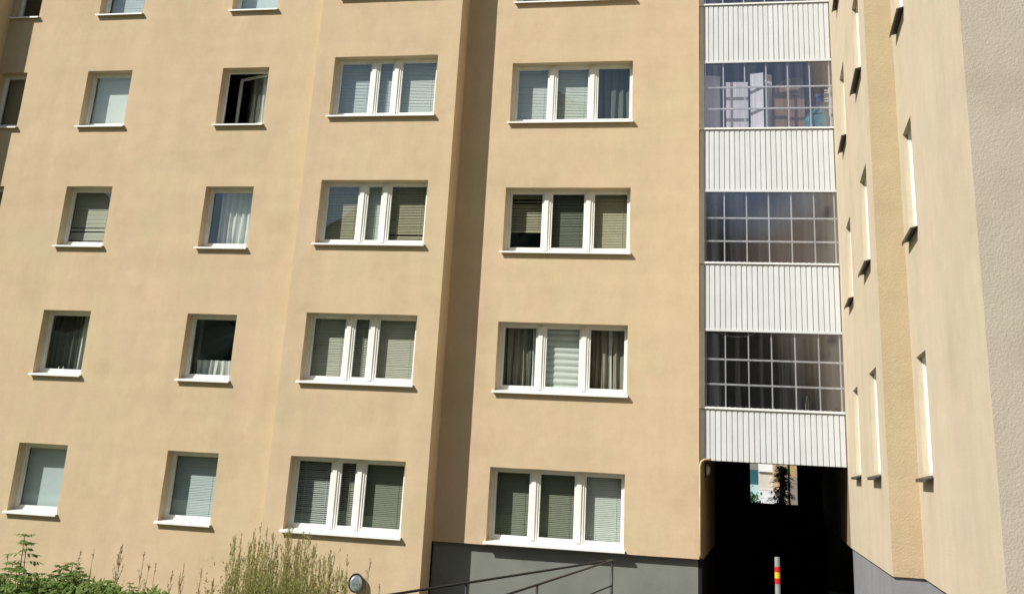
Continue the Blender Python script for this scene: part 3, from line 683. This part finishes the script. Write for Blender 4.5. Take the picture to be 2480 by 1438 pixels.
# ------------------------------------------------------------------ plants
def stalk(mb, base, h, rnd, spread=.16, dens=1.0, lean=None, bl=1.0):
    """one tall weed: thin stem, steep side branches, each carrying many tiny seed clusters"""
    lean = lean or Vector((rnd.uniform(-.06, .06), rnd.uniform(-.06, .06), 0)); top = base+Vector((0, 0, h))+lean*h
    mid = base+Vector((0, 0, h*.5))+lean*h*.35
    mb.tube([base, mid, top], .0065, 4, .0018, False)
    n = int(26*dens)
    for k in range(n):
        t_ = rnd.uniform(.38, .97); p = base.lerp(mid, t_*2) if t_ < .5 else mid.lerp(top, t_*2-1)
        a = rnd.uniform(0, 6.28); L_ = (1.02-t_)*spread*rnd.uniform(1.0, 2.2)+.03
        d = Vector((math.cos(a)*.36, math.sin(a)*.36, 1)).normalized(); e = p+d*L_+Vector((0, 0, L_*.2))
        mb.tube([p, e], .0026, 3, .001, False)
        for j in range(int(5+L_*60*dens)):
            s_ = rnd.uniform(.12, 1); c = p.lerp(e, s_)
            dd = Vector((rnd.uniform(-1, 1), rnd.uniform(-1, 1), rnd.uniform(.0, 1.3))).normalized()
            sz = rnd.uniform(.010, .024)*bl; sd_ = dd.cross(Vector((rnd.uniform(-1, 1), rnd.uniform(-1, 1), .3))).normalized()*sz*.32
            b = len(mb.v); mb.v += [tuple(c-sd_), tuple(c+dd*sz), tuple(c+sd_)]; mb.f.append((b, b+1, b+2))
    for j in range(int(18*dens)):
        c = top-Vector((0, 0, rnd.uniform(0, .12)))
        dd = Vector((rnd.uniform(-1, 1), rnd.uniform(-1, 1), 1.2)).normalized(); sz = rnd.uniform(.01, .02)
        sd_ = dd.orthogonal().normalized()*sz*.3; b = len(mb.v); mb.v += [tuple(c-sd_), tuple(c+dd*sz), tuple(c+sd_)]; mb.f.append((b, b+1, b+2))
rp = random.Random(5)
# dense clump: outline of the tops in the photo
outline = [(485, 1405), (510, 1395), (530, 1350), (555, 1305), (585, 1275), (600, 1300), (630, 1262), (650, 1275), (680, 1300), (705, 1245), (720, 1290), (750, 1275), (770, 1310), (800, 1325), (830, 1320), (868, 1310), (885, 1365), (900, 1400)]
def topy(px):
    for (a, b), (c, d) in zip(outline, outline[1:]):
        if a <= px <= c: return b+(d-b)*(px-a)/(c-a)
    return 1400
clump = [MB(), MB()]
for k in range(150):
    px = min(max(rp.gauss(690, 110), 485), 898) if rp.random() < .7 else rp.uniform(500, 846); px -= 50 if 846 < px < 884 else 0; y = rp.uniform(13.2, 15.0); ty = topy(px)+abs(rp.gauss(0, 64))
    p_ = at(px, ty, y); base = Vector((p_.x+rp.uniform(-.1, .1), y, GZ)); stalk(clump[0], base, p_.z-GZ, rp, rp.uniform(.16, .34), rp.uniform(.5, 1.15), Vector(((p_.x-base.x)/(p_.z-GZ), 0, 0)))
for k in range(3000):                                         # leafier lower part
    px = min(max(rp.gauss(665, 70), 500), 845); y = rp.uniform(13.0, 15.2); p_ = at(px, 1438-abs(rp.gauss(0, 42))+30, y)
    leaf_face(clump[1], p_, Vector((rp.uniform(-1, 1), rp.uniform(-1, 1), rp.uniform(.1, 1.4))), Vector((0, 0, 1)), rp.uniform(.03, .07), rp.uniform(.008, .018))
cl = thing('mugwort_clump', 'dense clump of tall olive-green mugwort below the lowest triple window on the left', 'weeds', at(690, 1438, 14)*1.0)
cl.location = (at(690, 1438, 14).x, 14, GZ)
clump[0].build('flowering_stems', 'mug', cl); clump[1].build('low_leaves', 'mugdark', cl)
dry = [(20, 1345, 'short thin dry stalk at the far left edge'), (196, 1328, 'dry seed stalk rising from behind the middle elder bush'), (228, 1330, 'reddish dry stalk right of the middle elder bush'), (297, 1316, 'tallest and bushiest dry stalk standing alone left of the weed clump'),
       (350, 1334, 'slim dry stalk right of the tallest dry one'), (362, 1362, 'short dry stalk leaning beside the slim one'), (378, 1364, 'thin straight dry stalk second right of the slim one'), (418, 1380, 'small dry stalk between the stalks and the clump'),
       (446, 1364, 'brown branching dry stalk nearest to the weed clump'), (490, 1375, 'dry stalk at the left foot of the weed clump'), (896, 1352, 'thin dry stalk just right of the round lamp'), (920, 1412, 'tiny dry stalk right of the round lamp')]
for i, (px, py, lb) in enumerate(dry):
    y = 14.3+.4*math.sin(i*2.1); p_ = at(px, py, y); q = MB(); base = Vector((p_.x-.03, y, GZ))
    stalk(q, base, p_.z-GZ, rp, .30 if px == 297 else .20, 1.0 if px == 297 else .6, Vector((.02, 0, 0)), .9)
    if px in (297, 446): stalk(q, base+Vector((.03, 0, 0)), (p_.z-GZ)*.94, rp, .22, .5, Vector((-.02, 0, 0)))
    tag(q.build('dry_stalk', 'dry'), lb, 'weed', 'dry seed stalks in front of the wall')
def elder_leaf(mb, base, d, ln, rnd, lf=.085):
    """pinnate leaf: rachis that droops, pairs of leaflets and a tip leaflet"""
    d = d.normalized(); pts = [base+d*ln*t_+Vector((0, 0, -ln*.35*t_*t_)) for t_ in (0, .33, .66, 1)]
    mb.tube(pts, .003, 3, .0015, False); side = d.cross(Vector((0, 0, 1))); side = side.normalized() if side.length > .01 else Vector((1, 0, 0))
    for t_, sc in ((.40, .8), (.68, 1), (.95, .9)):
        p = base+d*ln*t_+Vector((0, 0, -ln*.35*t_*t_))
        for sg in (-1, 1):
            dd = (side*sg*.85+d*.6+Vector((0, 0, -.75+rnd.uniform(-.3, .3)))); leaf_face(mb, p, dd, Vector((rnd.uniform(-.6, .6), -1.0, .9)), lf*sc*rnd.uniform(.85, 1.15), lf*.40*sc)
    leaf_face(mb, pts[-1], d+Vector((0, 0, -.6)), Vector((0, 0, 1)), lf*1.05, lf*.36)
def shoot(st, lv, base, top, rnd, ln=.2, lf=.085, pairs=6, start=.3):
    mid = base.lerp(top, .5)+Vector((rnd.uniform(-.04, .04), rnd.uniform(-.04, .04), 0)); st.tube([base, mid, top], .010, 5, .004, False)
    a0 = rnd.uniform(0, 3)
    for k in range(pairs):
        t_ = start+(1-start)*(k+.6)/pairs; p = base.lerp(mid, t_*2) if t_ < .5 else mid.lerp(top, t_*2-1); sc = 1-.55*((k+1)/pairs)**2
        a = a0+k*math.pi/2+rnd.uniform(-.3, .3)
        for sg in (0, math.pi): elder_leaf(lv, p, Vector((math.cos(a+sg), math.sin(a+sg), .45)), ln*sc, rnd, lf*(.55+.45*sc))
    for sg in range(4): elder_leaf(lv, top, Vector((math.cos(sg*1.6+a0), math.sin(sg*1.6+a0), .7)), ln*.4, rnd, lf*.55)
def shrub(cx, y, tops, label, rnd, **kw):
    t = thing('elder_shrub', label, 'shrub', (at(cx, 1438, y).x, y, GZ), 'elder shrubs at the lower left'); st, lv = MB(), MB()
    for (px, py, dy) in tops:
        tp_ = at(px, py, y+dy); bs = Vector((at(cx, 1438, y).x+rnd.uniform(-.12, .12), y+dy*.5, GZ)); 
        b2 = Vector((tp_.x+rnd.uniform(-.08, .08), y+dy, GZ+(tp_.z-GZ)*.35)); st.tube([bs, b2], .012, 5, .010, False)
        shoot(st, lv, b2, tp_, rnd, **kw)
    st.build('stems', 'bark', t); lv.build('leaves', 'leaf', t)
rq = random.Random(21)
shrub(45, 12.6, [(60, 1298, 0), (64, 1318, .05), (30, 1366, .2), (12, 1396, -.1), (75, 1398, -.2), (95, 1420, .1), (-10, 1400, .1), (50, 1405, -.3), (22, 1380, .1), (85, 1392, .15), (40, 1385, -.15)], 'elder shrub at the far left with one tall shoot', rq, ln=.25, lf=.10, pairs=6)
shrub(160, 12.9, [(150, 1372, 0), (176, 1366, .2), (190, 1392, -.1), (130, 1394, .1), (165, 1390, -.2), (205, 1408, 0), (110, 1418, .2), (185, 1385, .3), (155, 1400, -.3), (140, 1410, -.1), (200, 1396, .2)], 'bushy elder shrub left of the dry stalks', rq, ln=.21, lf=.10, pairs=7, start=.45)
shrub(258, 12.9, [(250, 1410, 0), (262, 1408, .1), (240, 1420, .2)], 'small elder shrub below the dry stalks', rq, ln=.16, lf=.09, pairs=4, start=.6)
shrub(316, 13.0, [(316, 1412, 0), (325, 1422, .1)], 'tiny elder sprout right of the small elder shrub', rq, ln=.08, lf=.055, pairs=4, start=.7)
# leafy undergrowth filling the lower left corner
q = MB()
for k in range(1700):
    px = rq.uniform(-60, 400); lim = 1412+9*math.sin(px*.045)+max(0, px-200)*.16; y = rq.uniform(12.3, 13.6); p_ = at(px, lim+abs(rq.gauss(0, 26)), y)
    leaf_face(q, p_, Vector((rq.uniform(-1, 1), rq.uniform(-.6, .6), rq.uniform(-.8, .8))), Vector((rq.uniform(-.5, .5), -1, rq.uniform(.3, 1))), rq.uniform(.06, .12), rq.uniform(.025, .045))
tag(q.build('undergrowth', 'leaf'), 'low green leafy undergrowth in the lower left corner', 'undergrowth', kind='stuff')
